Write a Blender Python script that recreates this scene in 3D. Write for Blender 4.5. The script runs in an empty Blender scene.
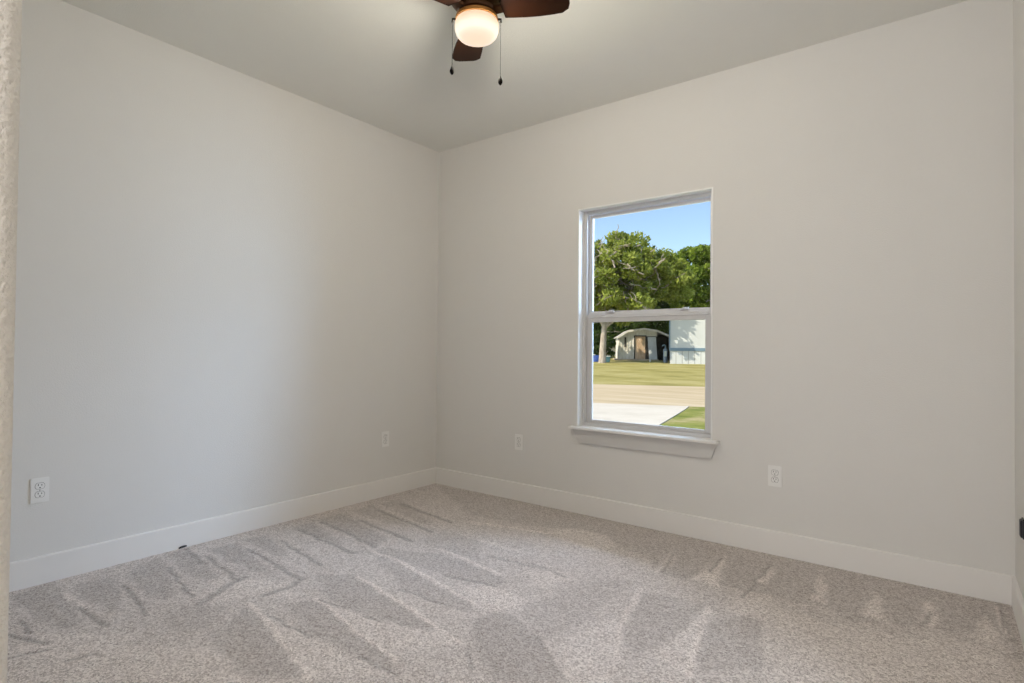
import bpy, bmesh, math, random
import numpy as np
from mathutils import Vector, Matrix

C = bpy.context.scene.collection
SC = bpy.context.scene
PI = math.pi

# ------------------------------------------------------------------ camera
CAM = Vector((3.3231, -3.3324, 1.1020))
YAW, PITCH, ROLL, FPX = 0.652469, 0.014789, 0.009056, 563.79
fw = Vector((-math.sin(YAW) * math.cos(PITCH), math.cos(YAW) * math.cos(PITCH), math.sin(PITCH)))
rt = Vector((math.cos(YAW), math.sin(YAW), 0))
up = rt.cross(fw)
rt2 = rt * math.cos(ROLL) + up * math.sin(ROLL)
up2 = -rt * math.sin(ROLL) + up * math.cos(ROLL)
cam_data = bpy.data.cameras.new('camera')
cam_data.sensor_width = 36.0
cam_data.lens = FPX / 1024 * 36.0
cam_data.clip_start = 0.02
cam_data.clip_end = 500
cam = bpy.data.objects.new('camera', cam_data)
C.objects.link(cam)
cam.matrix_world = Matrix(((rt2.x, up2.x, -fw.x, CAM.x), (rt2.y, up2.y, -fw.y, CAM.y),
                           (rt2.z, up2.z, -fw.z, CAM.z), (0, 0, 0, 1)))
SC.camera = cam

# ------------------------------------------------------------------ sky, sun, exposure
w = bpy.data.worlds.new('sky')
SC.world = w
w.use_nodes = True
nt = w.node_tree
nt.nodes.clear()
sky = nt.nodes.new('ShaderNodeTexSky')
sky.sky_type = 'NISHITA'
sky.sun_disc = False
sky.sun_elevation = math.radians(46)
sky.sun_rotation = math.radians(215)
sky.air_density = 1.0
sky.dust_density = 0.8
sky.ozone_density = 1.6
bg = nt.nodes.new('ShaderNodeBackground')
bg.inputs['Strength'].default_value = 0.225
wo = nt.nodes.new('ShaderNodeOutputWorld')
nt.links.new(sky.outputs[0], bg.inputs[0])
nt.links.new(bg.outputs[0], wo.inputs[0])

def sun_lamp(name, travel, strength, color, angle):
    l = bpy.data.lights.new(name, 'SUN')
    l.energy = strength
    l.color = color
    l.angle = math.radians(angle)
    o = bpy.data.objects.new(name, l)
    C.objects.link(o)
    o.rotation_euler = Vector(travel).to_track_quat('-Z', 'Y').to_euler()
    return o

def area_lamp(name, loc, travel, sx, sy, power, color):
    l = bpy.data.lights.new(name, 'AREA')
    l.shape = 'RECTANGLE'
    l.size, l.size_y = sx, sy
    l.energy = power
    l.color = color
    o = bpy.data.objects.new(name, l)
    C.objects.link(o)
    o.location = loc
    o.rotation_euler = Vector(travel).to_track_quat('-Z', 'Y').to_euler()
    return o

sun_lamp('sun', (0.40, 0.69, -0.66), 5.6, (1.0, 0.90, 0.73), 0.6)
# fill lamps added outside the window to boost its daylight
area_lamp('window_sky_fill', (1.9, 1.25, 2.95), (-0.05, -1.0, -0.85), 3.6, 1.3, 310, (0.66, 0.77, 1.0))
area_lamp('window_day_fill', (3.7, 1.5, 1.95), (-0.80, -0.65, -0.22), 2.2, 1.7, 245, (0.44, 0.67, 1.0))
area_lamp('window_side_fill', (-0.9, 1.7, 2.3), (0.85, -0.68, -0.42), 1.8, 1.6, 420, (0.70, 0.82, 1.0))
# fill lamps added in the unseen hall behind the camera
area_lamp('hall_top_fill', (3.1, -3.45, 2.70), (-0.05, 0.25, -1), 0.3, 0.3, 5, (1.0, 0.95, 0.88))
area_lamp('hall_side_fill', (5.7, -4.6, 0.9), (-1, 0.3, 0.0), 1.5, 1.4, 12, (1.0, 0.90, 0.78))
area_lamp('hall_end_fill', (3.1, -5.5, 1.2), (-0.1, 1, 0.0), 1.2, 1.8, 40, (0.95, 0.96, 1.0))

SC.view_settings.view_transform = 'Standard'
SC.view_settings.look = 'None'
SC.view_settings.gamma = 1.0
SC.view_settings.use_curve_mapping = False
SC.view_settings.exposure = 0.0
SC.cycles.max_bounces = 12
SC.cycles.diffuse_bounces = 6
SC.cycles.transparent_max_bounces = 12
SC.cycles.use_denoising = True
SC.cycles.sample_clamp_indirect = 6

# ------------------------------------------------------------------ helpers
class MB:
    """collects shapes, then links them as one mesh object"""
    def __init__(s):
        s.v, s.f = [], []
    def add(s, vs, fs):
        n = len(s.v)
        s.v += [tuple(v) for v in vs]
        s.f += [tuple(i + n for i in f) for f in fs]
        return s
    def box(s, x0, x1, y0, y1, z0, z1, M=None):
        vs = [Vector((x, y, z)) for z in (z0, z1) for y in (y0, y1) for x in (x0, x1)]
        if M is not None:
            vs = [M @ v for v in vs]
        return s.add(vs, [(0, 2, 3, 1), (4, 5, 7, 6), (0, 1, 5, 4), (2, 6, 7, 3), (0, 4, 6, 2), (1, 3, 7, 5)])
    def prism(s, poly, a, b, M=None):
        """poly in local XZ, extruded along Y from a to b (poly counter-clockwise seen from -Y)"""
        n = len(poly)
        vs = [Vector((p[0], a, p[1])) for p in poly] + [Vector((p[0], b, p[1])) for p in poly]
        if M is not None:
            vs = [M @ v for v in vs]
        fs = [tuple(range(n)), tuple(range(2 * n - 1, n - 1, -1))]
        for i in range(n):
            j = (i + 1) % n
            fs.append((j, i, i + n, j + n))
        return s.add(vs, fs)
    def lathe(s, prof, seg=32, M=None):
        """prof: list of (r, z) from the top down or bottom up; closed with caps where r is not 0"""
        vs, fs = [], []
        for r, z in prof:
            for k in range(seg):
                a = 2 * PI * k / seg
                v = Vector((r * math.cos(a), r * math.sin(a), z))
                vs.append(M @ v if M is not None else v)
        for i in range(len(prof) - 1):
            for k in range(seg):
                k2 = (k + 1) % seg
                fs.append((i * seg + k, i * seg + k2, (i + 1) * seg + k2, (i + 1) * seg + k))
        fs.append(tuple(range(seg - 1, -1, -1)))
        fs.append(tuple((len(prof) - 1) * seg + k for k in range(seg)))
        return s.add(vs, fs)
    def tube(s, pts, rad, seg=8):
        pts = [Vector(p) for p in pts]
        if not hasattr(rad, '__len__'):
            rad = [rad] * len(pts)
        vs, fs = [], []
        t0 = (pts[1] - pts[0]).normalized()
        n = t0.orthogonal().normalized()
        for i, p in enumerate(pts):
            t = (pts[min(i + 1, len(pts) - 1)] - pts[max(i - 1, 0)]).normalized()
            n = (n - t * n.dot(t)).normalized()
            b = t.cross(n)
            for k in range(seg):
                a = 2 * PI * k / seg
                vs.append(p + (n * math.cos(a) + b * math.sin(a)) * rad[i])
        for i in range(len(pts) - 1):
            for k in range(seg):
                k2 = (k + 1) % seg
                fs.append((i * seg + k, i * seg + k2, (i + 1) * seg + k2, (i + 1) * seg + k))
        fs.append(tuple(range(seg - 1, -1, -1)))
        fs.append(tuple((len(pts) - 1) * seg + k for k in range(seg)))
        return s.add(vs, fs)
    def build(s, name, mat, parent=None, bevel=0.0, smooth=False, seg=2):
        me = bpy.data.meshes.new(name)
        bm = bmesh.new()
        vv = [bm.verts.new(v) for v in s.v]
        for f in s.f:
            try:
                bm.faces.new([vv[i] for i in f])
            except ValueError:
                pass
        bmesh.ops.recalc_face_normals(bm, faces=bm.faces)
        if bevel:
            es = [e for e in bm.edges if len(e.link_faces) == 2 and e.calc_face_angle(0) > 0.5]
            bmesh.ops.bevel(bm, geom=es, offset=bevel, segments=seg, affect='EDGES', clamp_overlap=True)
        if smooth:
            for f in bm.faces:
                f.smooth = True
            for e in bm.edges:
                if len(e.link_faces) == 2 and e.calc_face_angle(0) > 0.7:
                    e.smooth = False
        bm.to_mesh(me)
        bm.free()
        me.materials.append(mat)
        o = bpy.data.objects.new(name, me)
        C.objects.link(o)
        if parent is not None:
            o.parent = parent
        return o

def tag(o, label=None, cat=None, group=None, kind=None):
    if label: o['label'] = label
    if cat: o['category'] = cat
    if group: o['group'] = group
    if kind: o['kind'] = kind
    return o

def thing(name, label, cat, loc=(0, 0, 0), rotz=0.0, group=None):
    o = bpy.data.objects.new(name, None)
    o.empty_display_size = 0.05
    C.objects.link(o)
    o.location = loc
    o.rotation_euler = (0, 0, rotz)
    return tag(o, label, cat, group)

def copy_tree(o, parent=None):
    c = o.copy()
    C.objects.link(c)
    if parent is not None:
        c.parent = parent
    for ch in list(o.children):
        copy_tree(ch, c)
    return c

# ------------------------------------------------------------------ materials
def new_mat(name):
    m = bpy.data.materials.new(name)
    m.use_nodes = True
    t = m.node_tree
    b = t.nodes['Principled BSDF']
    return m, t, b

def plain(name, col, rough=0.5, metal=0.0, var=0.0, vscale=8.0, bump=0.0, bscale=200.0, spec=0.5):
    """colour with a little procedural variation and an optional fine bump"""
    m, t, b = new_mat(name)
    b.inputs['Roughness'].default_value = rough
    b.inputs['Metallic'].default_value = metal
    b.inputs['Specular IOR Level'].default_value = spec
    tc = t.nodes.new('ShaderNodeTexCoord')
    nz = t.nodes.new('ShaderNodeTexNoise')
    nz.inputs['Scale'].default_value = vscale
    nz.inputs['Detail'].default_value = 4
    t.links.new(tc.outputs['Object'], nz.inputs['Vector'])
    mx = t.nodes.new('ShaderNodeMix')
    mx.data_type = 'RGBA'
    mx.inputs[6].default_value = tuple(c * (1 - var) for c in col) + (1,)
    mx.inputs[7].default_value = tuple(min(1, c * (1 + var)) for c in col) + (1,)
    t.links.new(nz.outputs['Fac'], mx.inputs[0])
    t.links.new(mx.outputs[2], b.inputs['Base Color'])
    if bump:
        n2 = t.nodes.new('ShaderNodeTexNoise')
        n2.inputs['Scale'].default_value = bscale
        n2.inputs['Detail'].default_value = 3
        t.links.new(tc.outputs['Object'], n2.inputs['Vector'])
        bp = t.nodes.new('ShaderNodeBump')
        bp.inputs['Strength'].default_value = 1.0
        bp.inputs['Distance'].default_value = bump
        t.links.new(n2.outputs['Fac'], bp.inputs['Height'])
        t.links.new(bp.outputs[0], b.inputs['Normal'])
    return m

WALL = plain('wall_paint', (0.745, 0.73, 0.705), 0.75, var=0.012, bump=0.0012, bscale=170, spec=0.2)
CEIL = plain('ceiling_paint', (0.79, 0.785, 0.745), 0.85, var=0.012, bump=0.0015, bscale=150, spec=0.15)
TRIM = plain('trim_paint', (0.82, 0.80, 0.775), 0.42, var=0.01, spec=0.4)
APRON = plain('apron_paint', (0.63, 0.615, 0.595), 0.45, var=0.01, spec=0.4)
LINER = plain('bright_white_trim', (0.86, 0.86, 0.85), 0.4, var=0.01)
WHITE = plain('white_vinyl', (0.64, 0.63, 0.63), 0.35, var=0.01)
PLATE = plain('white_plastic', (0.84, 0.83, 0.81), 0.35, var=0.01)
GAP = plain('shadow_gap', (0.22, 0.21, 0.20), 0.7)
SLOT = plain('dark_slot', (0.03, 0.03, 0.03), 0.6)
STEEL = plain('screw_steel', (0.55, 0.54, 0.52), 0.35, metal=0.8)
BLACK = plain('black_plastic', (0.012, 0.012, 0.018), 0.4)
FITTER = plain('bulb_lit_bronze', (0.50, 0.235, 0.06), 0.45, metal=0.6, var=0.1)  # bulb's warm light on the bronze put into the colour
BRONZE = plain('oil_rubbed_bronze', (0.10, 0.045, 0.02), 0.38, metal=0.75, var=0.15)
BLADE = plain('dark_walnut_blade', (0.014, 0.0037, 0.0008), 0.42, var=0.35, vscale=22, spec=0.12)
CHAIN = plain('chain_bronze', (0.012, 0.010, 0.009), 0.6, spec=0.1)
KNOB = plain('dark_wood_knob', (0.010, 0.007, 0.006), 0.7, spec=0.1)

def glass_mat():
    m, t, b = new_mat('window_glass')
    t.nodes.remove(b)
    out = t.nodes['Material Output']
    tr = t.nodes.new('ShaderNodeBsdfTransparent')
    tr.inputs[0].default_value = (0.985, 0.992, 0.988, 1)
    gl = t.nodes.new('ShaderNodeBsdfGlossy')
    gl.inputs['Roughness'].default_value = 0.0
    fr = t.nodes.new('ShaderNodeFresnel')
    fr.inputs['IOR'].default_value = 1.25
    mx = t.nodes.new('ShaderNodeMixShader')
    t.links.new(fr.outputs[0], mx.inputs[0])
    t.links.new(tr.outputs[0], mx.inputs[1])
    t.links.new(gl.outputs[0], mx.inputs[2])
    t.links.new(mx.outputs[0], out.inputs[0])
    return m
GLASS = glass_mat()

def globe_mat():
    """frosted glass bowl with the bulb glowing through its middle"""
    m, t, b = new_mat('frosted_lit_glass')
    tc = t.nodes.new('ShaderNodeTexCoord')
    sp = t.nodes.new('ShaderNodeSeparateXYZ')
    t.links.new(tc.outputs['Generated'], sp.inputs[0])
    rp = t.nodes.new('ShaderNodeValToRGB')
    e = rp.color_ramp.elements
    e[0].position, e[0].color = 0.0, (1.0, 0.76, 0.56, 1)
    e[1].position, e[1].color = 1.0, (0.95, 0.66, 0.42, 1)
    for p, c in ((0.12, (1.06, 0.86, 0.66, 1)), (0.30, (1.25, 1.12, 0.92, 1)), (0.48, (1.2, 1.05, 0.82, 1)), (0.74, (1.0, 0.76, 0.54, 1))):
        n = e.new(p)
        n.color = c
    t.links.new(sp.outputs['Z'], rp.inputs[0])
    b.inputs['Base Color'].default_value = (0.25, 0.24, 0.22, 1)
    b.inputs['Roughness'].default_value = 0.3
    t.links.new(rp.outputs[0], b.inputs['Emission Color'])
    b.inputs['Emission Strength'].default_value = 0.9
    return m
GLOBE = globe_mat()

def carpet_mat():
    m, t, b = new_mat('cut_pile_carpet')
    L = t.links.new
    tc = t.nodes.new('ShaderNodeTexCoord')
    at = t.nodes.new('ShaderNodeAttribute')
    at.attribute_name = 'nap_shade'
    def noise(scale, detail=2, rough=0.5):
        n = t.nodes.new('ShaderNodeTexNoise')
        n.inputs['Scale'].default_value = scale
        n.inputs['Detail'].default_value = detail
        n.inputs['Roughness'].default_value = rough
        L(tc.outputs['Object'], n.inputs['Vector'])
        return n
    # yarn flecks
    vo = t.nodes.new('ShaderNodeTexVoronoi')
    vo.inputs['Scale'].default_value = 165
    L(tc.outputs['Object'], vo.inputs['Vector'])
    sep = t.nodes.new('ShaderNodeSeparateColor')
    L(vo.outputs['Color'], sep.inputs[0])
    rp = t.nodes.new('ShaderNodeValToRGB')
    rp.color_ramp.interpolation = 'LINEAR'
    e = rp.color_ramp.elements
    e[0].position, e[0].color = 0.0, (0.265, 0.222, 0.20, 1)
    e[1].position, e[1].color = 1.0, (1.0, 0.95, 0.90, 1)
    for p, c in ((0.25, (0.50, 0.44, 0.41, 1)), (0.6, (0.775, 0.71, 0.675, 1))):
        n = e.new(p)
        n.color = c
    n1 = noise(300, 2)
    ad = t.nodes.new('ShaderNodeMath')
    ad.operation = 'MULTIPLY_ADD'
    ad.inputs[1].default_value = 0.55
    L(sep.outputs[0], ad.inputs[0])
    sc = t.nodes.new('ShaderNodeMath')
    sc.operation = 'MULTIPLY_ADD'
    sc.inputs[1].default_value = 1.3
    sc.inputs[2].default_value = -0.43
    L(n1.outputs['Fac'], sc.inputs[0])
    L(sc.outputs[0], ad.inputs[2])
    L(ad.outputs[0], rp.inputs[0])
    # pile brushed one way or the other by the vacuum, plus floor light and shade painted into the map
    n2 = noise(9, 5, 0.65)
    nv = t.nodes.new('ShaderNodeMath')
    nv.operation = 'MULTIPLY_ADD'
    nv.inputs[1].default_value = 0.5
    nv.inputs[2].default_value = -0.25
    L(n2.outputs['Fac'], nv.inputs[0])
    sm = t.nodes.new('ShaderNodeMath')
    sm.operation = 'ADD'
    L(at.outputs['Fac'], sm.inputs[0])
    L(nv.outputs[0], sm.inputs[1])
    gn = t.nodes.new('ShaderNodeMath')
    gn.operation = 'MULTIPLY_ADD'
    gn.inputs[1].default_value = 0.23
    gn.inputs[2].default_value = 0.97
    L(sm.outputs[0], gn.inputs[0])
    mul = t.nodes.new('ShaderNodeMix')
    mul.data_type = 'RGBA'
    mul.blend_type = 'MULTIPLY'
    mul.inputs[0].default_value = 1.0
    L(rp.outputs[0], mul.inputs[6])
    cmb = t.nodes.new('ShaderNodeCombineColor')
    for i in range(3):
        L(gn.outputs[0], cmb.inputs[i])
    L(cmb.outputs[0], mul.inputs[7])
    L(mul.outputs[2], b.inputs['Base Color'])
    b.inputs['Roughness'].default_value = 1.0
    b.inputs['Specular IOR Level'].default_value = 0.05
    bp = t.nodes.new('ShaderNodeBump')
    bp.inputs['Distance'].default_value = 0.006
    bp.inputs['Strength'].default_value = 0.7
    L(n1.outputs['Fac'], bp.inputs['Height'])
    L(bp.outputs[0], b.inputs['Normal'])
    return m
CARPET = carpet_mat()

def ramp_mat(name, cols, scale, rough=0.9, detail=6, bump=0.0, stretch=(1, 1, 1), bscale=None, rot=0.0):
    m, t, b = new_mat(name)
    L = t.links.new
    tc = t.nodes.new('ShaderNodeTexCoord')
    mp = t.nodes.new('ShaderNodeMapping')
    mp.inputs['Scale'].default_value = stretch
    mp.inputs['Rotation'].default_value = (0, 0, rot)
    L(tc.outputs['Object'], mp.inputs[0])
    nz = t.nodes.new('ShaderNodeTexNoise')
    nz.inputs['Scale'].default_value = scale
    nz.inputs['Detail'].default_value = detail
    nz.inputs['Roughness'].default_value = 0.62
    L(mp.outputs[0], nz.inputs['Vector'])
    rp = t.nodes.new('ShaderNodeValToRGB')
    e = rp.color_ramp.elements
    n = len(cols)
    e[0].position, e[0].color = 0.32, cols[0] + (1,)
    e[1].position, e[1].color = 0.68, cols[-1] + (1,)
    for i in range(1, n - 1):
        k = e.new(0.32 + 0.36 * i / (n - 1))
        k.color = cols[i] + (1,)
    L(nz.outputs['Fac'], rp.inputs[0])
    L(rp.outputs[0], b.inputs['Base Color'])
    b.inputs['Roughness'].default_value = rough
    b.inputs['Specular IOR Level'].default_value = 0.15
    if bump:
        n2 = t.nodes.new('ShaderNodeTexNoise')
        n2.inputs['Scale'].default_value = bscale or scale * 4
        n2.inputs['Detail'].default_value = 4
        L(mp.outputs[0], n2.inputs['Vector'])
        bp = t.nodes.new('ShaderNodeBump')
        bp.inputs['Distance'].default_value = bump
        L(n2.outputs['Fac'], bp.inputs['Height'])
        L(bp.outputs[0], b.inputs['Normal'])
    return m

LAWN = ramp_mat('lawn_grass', [(0.24, 0.215, 0.06), (0.36, 0.32, 0.11), (0.46, 0.40, 0.18)], 0.35, bump=0.05, bscale=6, stretch=(1, 1.6, 1), rot=0.4)
NEARGRASS = ramp_mat('yard_grass', [(0.16, 0.20, 0.035), (0.27, 0.29, 0.07), (0.48, 0.40, 0.22)], 1.6, bump=0.04, bscale=30)
ROAD = ramp_mat('caliche_road', [(0.46, 0.37, 0.23), (0.54, 0.44, 0.29), (0.60, 0.51, 0.36)], 0.6, stretch=(0.35, 2.2, 1), bump=0.01, bscale=12, rot=-0.42)
CONCRETE = ramp_mat('pale_concrete', [(0.56, 0.52, 0.44), (0.62, 0.575, 0.49), (0.66, 0.62, 0.54)], 1.2, bump=0.002, bscale=60)
BARK = ramp_mat('grey_bark', [(0.24, 0.20, 0.16), (0.40, 0.35, 0.29), (0.55, 0.49, 0.42)], 6, stretch=(1, 1, 0.25), bump=0.03)
SHEDWHITE = ramp_mat('weathered_white_boards', [(0.58, 0.54, 0.46), (0.72, 0.69, 0.62), (0.80, 0.78, 0.72)], 2.5, stretch=(3, 3, 0.6))
SHEDROOF = ramp_mat('weathered_roofing', [(0.33, 0.31, 0.28), (0.45, 0.43, 0.39), (0.55, 0.53, 0.49)], 2.0)
SHEDDOOR = ramp_mat('tan_plywood', [(0.50, 0.33, 0.20), (0.62, 0.44, 0.29), (0.70, 0.54, 0.38)], 1.5, stretch=(3, 3, 0.5))
GREYPANEL = ramp_mat('grey_sheet', [(0.50, 0.50, 0.48), (0.60, 0.60, 0.58), (0.68, 0.68, 0.66)], 1.5)
DARKWOOD = ramp_mat('dark_boards', [(0.045, 0.04, 0.035), (0.07, 0.062, 0.055), (0.10, 0.09, 0.08)], 3)
DIRT = ramp_mat('bare_dirt', [(0.42, 0.33, 0.23), (0.52, 0.42, 0.30), (0.58, 0.49, 0.36)], 1.5, bump=0.03)
SIDING = ramp_mat('white_metal_siding', [(0.54, 0.56, 0.55), (0.58, 0.60, 0.59), (0.61, 0.63, 0.62)], 0.8, rough=0.5)
BLUEBAND = plain('blue_trim_metal', (0.16, 0.24, 0.31), 0.5, var=0.1)
BLUE = plain('blue_tarp', (0.03, 0.075, 0.30), 0.5, var=0.2)
TEAL = plain('dark_teal_bin', (0.05, 0.13, 0.15), 0.5, var=0.15)
PALELID = plain('pale_lid', (0.60, 0.66, 0.62), 0.5, var=0.05)
TANK = plain('grey_blue_metal', (0.20, 0.25, 0.30), 0.45, var=0.1)

def leaf_mat(name, dark, mid, light):
    m, t, b = new_mat(name)
    L = t.links.new
    out = t.nodes['Material Output']
    tc = t.nodes.new('ShaderNodeTexCoord')
    nz = t.nodes.new('ShaderNodeTexNoise')
    nz.inputs['Scale'].default_value = 0.9
    nz.inputs['Detail'].default_value = 5
    nz.inputs['Roughness'].default_value = 0.7
    L(tc.outputs['Object'], nz.inputs['Vector'])
    rp = t.nodes.new('ShaderNodeValToRGB')
    e = rp.color_ramp.elements
    e[0].position, e[0].color = 0.33, dark + (1,)
    e[1].position, e[1].color = 0.68, light + (1,)
    k = e.new(0.5)
    k.color = mid + (1,)
    L(nz.outputs['Fac'], rp.inputs[0])
    df = t.nodes.new('ShaderNodeBsdfDiffuse')
    tl = t.nodes.new('ShaderNodeBsdfTranslucent')
    L(rp.outputs[0], df.inputs[0])
    L(rp.outputs[0], tl.inputs[0])
    mx = t.nodes.new('ShaderNodeMixShader')
    mx.inputs[0].default_value = 0.35
    L(df.outputs[0], mx.inputs[1])
    L(tl.outputs[0], mx.inputs[2])
    t.nodes.remove(b)
    L(mx.outputs[0], out.inputs[0])
    return m
LEAF_OLIVE = leaf_mat('olive_leaves', (0.14, 0.185, 0.035), (0.29, 0.35, 0.07), (0.50, 0.54, 0.14))
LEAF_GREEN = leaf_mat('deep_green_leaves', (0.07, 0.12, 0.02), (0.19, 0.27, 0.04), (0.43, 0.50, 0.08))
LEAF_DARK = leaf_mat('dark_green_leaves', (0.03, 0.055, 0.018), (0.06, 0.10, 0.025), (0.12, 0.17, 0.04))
# vacuum tracks and painted light and shade in the carpet, in floor metres: brushed patches (value, outline) and ridges (value, width, path)
NAP_SHADE_PATCHES = [
    (-0.7, [(0.076, -2.686), (0.003, -2.518), (0.319, -2.542), (0.563, -2.553), (0.619, -2.626), (0.404, -2.679)]),
    (-0.7, [(0.132, -2.48), (0.188, -2.327), (0.404, -2.372), (0.607, -2.452), (0.497, -2.473), (0.349, -2.494)]),
    (-0.7, [(0.177, -2.281), (0.05, -2.088), (0.254, -2.129), (0.608, -2.218), (0.626, -2.28), (0.435, -2.304)]),
    (-0.7, [(0.044, -2.057), (0.071, -1.961), (0.367, -1.973), (0.568, -2.029), (0.549, -2.074), (0.362, -2.101)]),
    (-0.8, [(0.144, -1.863), (0.152, -1.737), (0.358, -1.767), (0.726, -1.841), (0.602, -1.876), (0.373, -1.898)]),
    (-0.7, [(0.129, -1.67), (0.158, -1.556), (0.573, -1.668), (0.525, -1.706)]),
    (-0.7, [(0.151, -1.387), (0.141, -1.248), (0.669, -1.369), (0.559, -1.418)]),
    (-0.7, [(0.124, -1.208), (0.139, -0.995), (0.779, -1.156), (0.81, -1.29), (0.556, -1.246)]),
    (-0.6, [(0.159, -0.949), (0.115, -0.731), (0.679, -0.911), (0.551, -0.963)]),
    (-0.5, [(0.154, -0.699), (0.161, -0.519), (0.758, -0.773), (0.69, -0.829)]),
    (-0.6, [(0.97, -1.241), (1.161, -1.127), (1.623, -1.17), (1.681, -1.213), (1.665, -1.269), (1.405, -1.312), (1.182, -1.328), (0.843, -1.383), (0.875, -1.238)]),
    (-0.4, [(0.92, -1.042), (0.914, -0.826), (1.204, -0.846), (1.4, -1.082), (1.165, -1.085)]),
    (-0.7, [(0.891, -1.724), (1.053, -1.594), (1.451, -1.665), (1.721, -1.721), (1.762, -1.779), (1.606, -1.802), (1.439, -1.827), (1.171, -1.838)]),
    (-0.6, [(0.864, -1.346), (1.132, -1.384), (1.488, -1.425), (1.746, -1.491), (1.744, -1.551), (1.615, -1.556), (1.342, -1.569)]),
    (-0.8, [(1.796, -1.609), (1.826, -1.48), (1.899, -1.445), (2.106, -1.544), (2.324, -1.724), (2.142, -1.868), (1.974, -1.754)]),
    (-0.4, [(1.912, -1.434), (1.904, -1.279), (1.914, -1.14), (2.007, -0.893), (2.173, -0.805), (2.152, -1.069), (2.148, -1.154), (2.158, -1.445), (2.106, -1.544)]),
    (0.6, [(1.509, -1.38), (1.694, -1.274), (1.875, -1.29), (1.887, -1.379), (1.804, -1.48)]),
    (0.5, [(1.67, -1.045), (1.837, -0.911), (1.901, -0.978), (1.847, -1.166)]),
    (0.4, [(2.18, -1.523), (2.223, -1.291), (2.258, -1.165), (2.393, -1.493), (2.444, -1.63), (2.329, -1.72)]),
    (-0.5, [(2.227, -0.89), (2.512, -0.841), (2.515, -1.038), (2.494, -1.237), (2.448, -1.412), (2.348, -1.352)]),
    (0.5, [(2.512, -0.841), (2.547, -0.991), (2.585, -1.235), (2.636, -1.435), (2.507, -1.395), (2.5, -1.213)]),
    (-0.5, [(2.564, -0.999), (2.613, -0.894), (2.743, -0.835), (2.835, -1.201), (2.658, -1.402), (2.587, -1.2)]),
    (0.4, [(2.623, -0.399), (2.654, -0.375), (2.858, -1.259), (2.834, -1.278)]),
    (0.5, [(2.58, -0.811), (2.599, -0.449), (2.731, -0.783), (2.656, -0.882)]),
    (-0.5, [(0.054, -0.052), (0.82, -0.5), (1.417, -0.394), (1.55, -0.513), (1.8, -0.43), (2.053, -0.466), (2.21, -0.652), (2.399, -0.624), (2.654, -0.563), (2.824, -0.584), (2.924, -0.529), (2.994, -0.636), (3.139, -0.542), (3.255, -0.524), (3.354, -0.467), (3.461, -0.441), (3.514, -0.607), (3.571, -0.562), (3.554, 0.048), (2.698, 0.11), (1.752, 0.116)]),  # window shade along the back wall painted in, together with brushed pile
    (0.4, [(1.378, -0.425), (1.537, -0.296), (1.723, -0.284), (1.864, -0.42), (1.809, -0.586), (1.568, -0.541)]),
    (0.9, [(2.143, -0.356), (2.177, -0.328), (2.221, -0.603), (2.191, -0.651)]),
    (0.9, [(2.396, -0.19), (2.481, -0.632), (2.348, -0.62)]),
    (0.9, [(2.629, -0.177), (2.658, -0.432), (2.613, -0.468)]),
    (0.8, [(2.835, -0.119), (2.874, -0.289), (2.916, -0.523), (2.844, -0.492)]),
    (0.8, [(3.082, -0.216), (3.141, -0.541), (3.048, -0.543)]),
    (0.8, [(3.25, -0.226), (3.296, -0.189), (3.302, -0.487), (3.245, -0.507)]),
    (0.6, [(3.466, -0.211), (3.518, -0.544), (3.408, -0.488)]),
    (-0.6, [(1.084, -2.296), (0.953, -2.083), (1.161, -2.113), (1.634, -2.24), (1.471, -2.339), (1.355, -2.37)]),
    (0.45, [(1.17, -2.085), (1.444, -2.069), (1.667, -2.059), (1.84, -2.048), (1.644, -2.232)]),
    (-0.65, [(1.076, -1.985), (1.137, -1.865), (1.534, -1.94), (1.794, -1.991), (1.851, -2.039), (1.625, -2.046), (1.38, -2.062)]),
    (0.45, [(1.268, -1.855), (1.578, -1.803), (1.764, -1.737), (1.876, -1.772), (1.819, -1.845), (1.751, -1.93), (1.606, -1.94)]),
    (-0.5, [(0.738, -2.34), (0.8, -2.208), (0.927, -2.143), (1.038, -2.294), (0.934, -2.396)]),
    (0.45, [(0.595, -2.786), (0.694, -2.663), (0.909, -2.538), (1.217, -2.339), (1.513, -2.364), (0.902, -2.846)]),  # light pile, painted in to brighten the dim left foreground
    (0.5, [(0.54, -2.708), (0.657, -2.635), (0.769, -2.527), (0.926, -2.479), (0.848, -2.613), (0.735, -2.703)]),
    (0.5, [(0.584, -2.046), (0.659, -1.941), (0.947, -1.829), (1.054, -1.944), (0.899, -2.042), (0.806, -2.191), (0.729, -2.178)]),
    (0.4, [(2.991, -0.693), (3.123, -0.64), (3.195, -0.773), (3.123, -1.035), (3.042, -0.98)]),
    (0.35, [(3.191, -0.685), (3.328, -0.576), (3.314, -0.944), (3.221, -1.017)]),
    (0.4, [(2.751, -0.715), (2.839, -0.668), (3.006, -0.732), (3.14, -0.646), (3.191, -0.685), (3.221, -1.017), (2.877, -1.288)]),  # light pile, painted in to brighten the dim right foreground
    (0.35, [(3.322, -0.581), (3.448, -0.527), (3.515, -0.672), (3.514, -0.786), (3.322, -0.937)]),  # same painted brightening, towards the right wall
]
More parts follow.
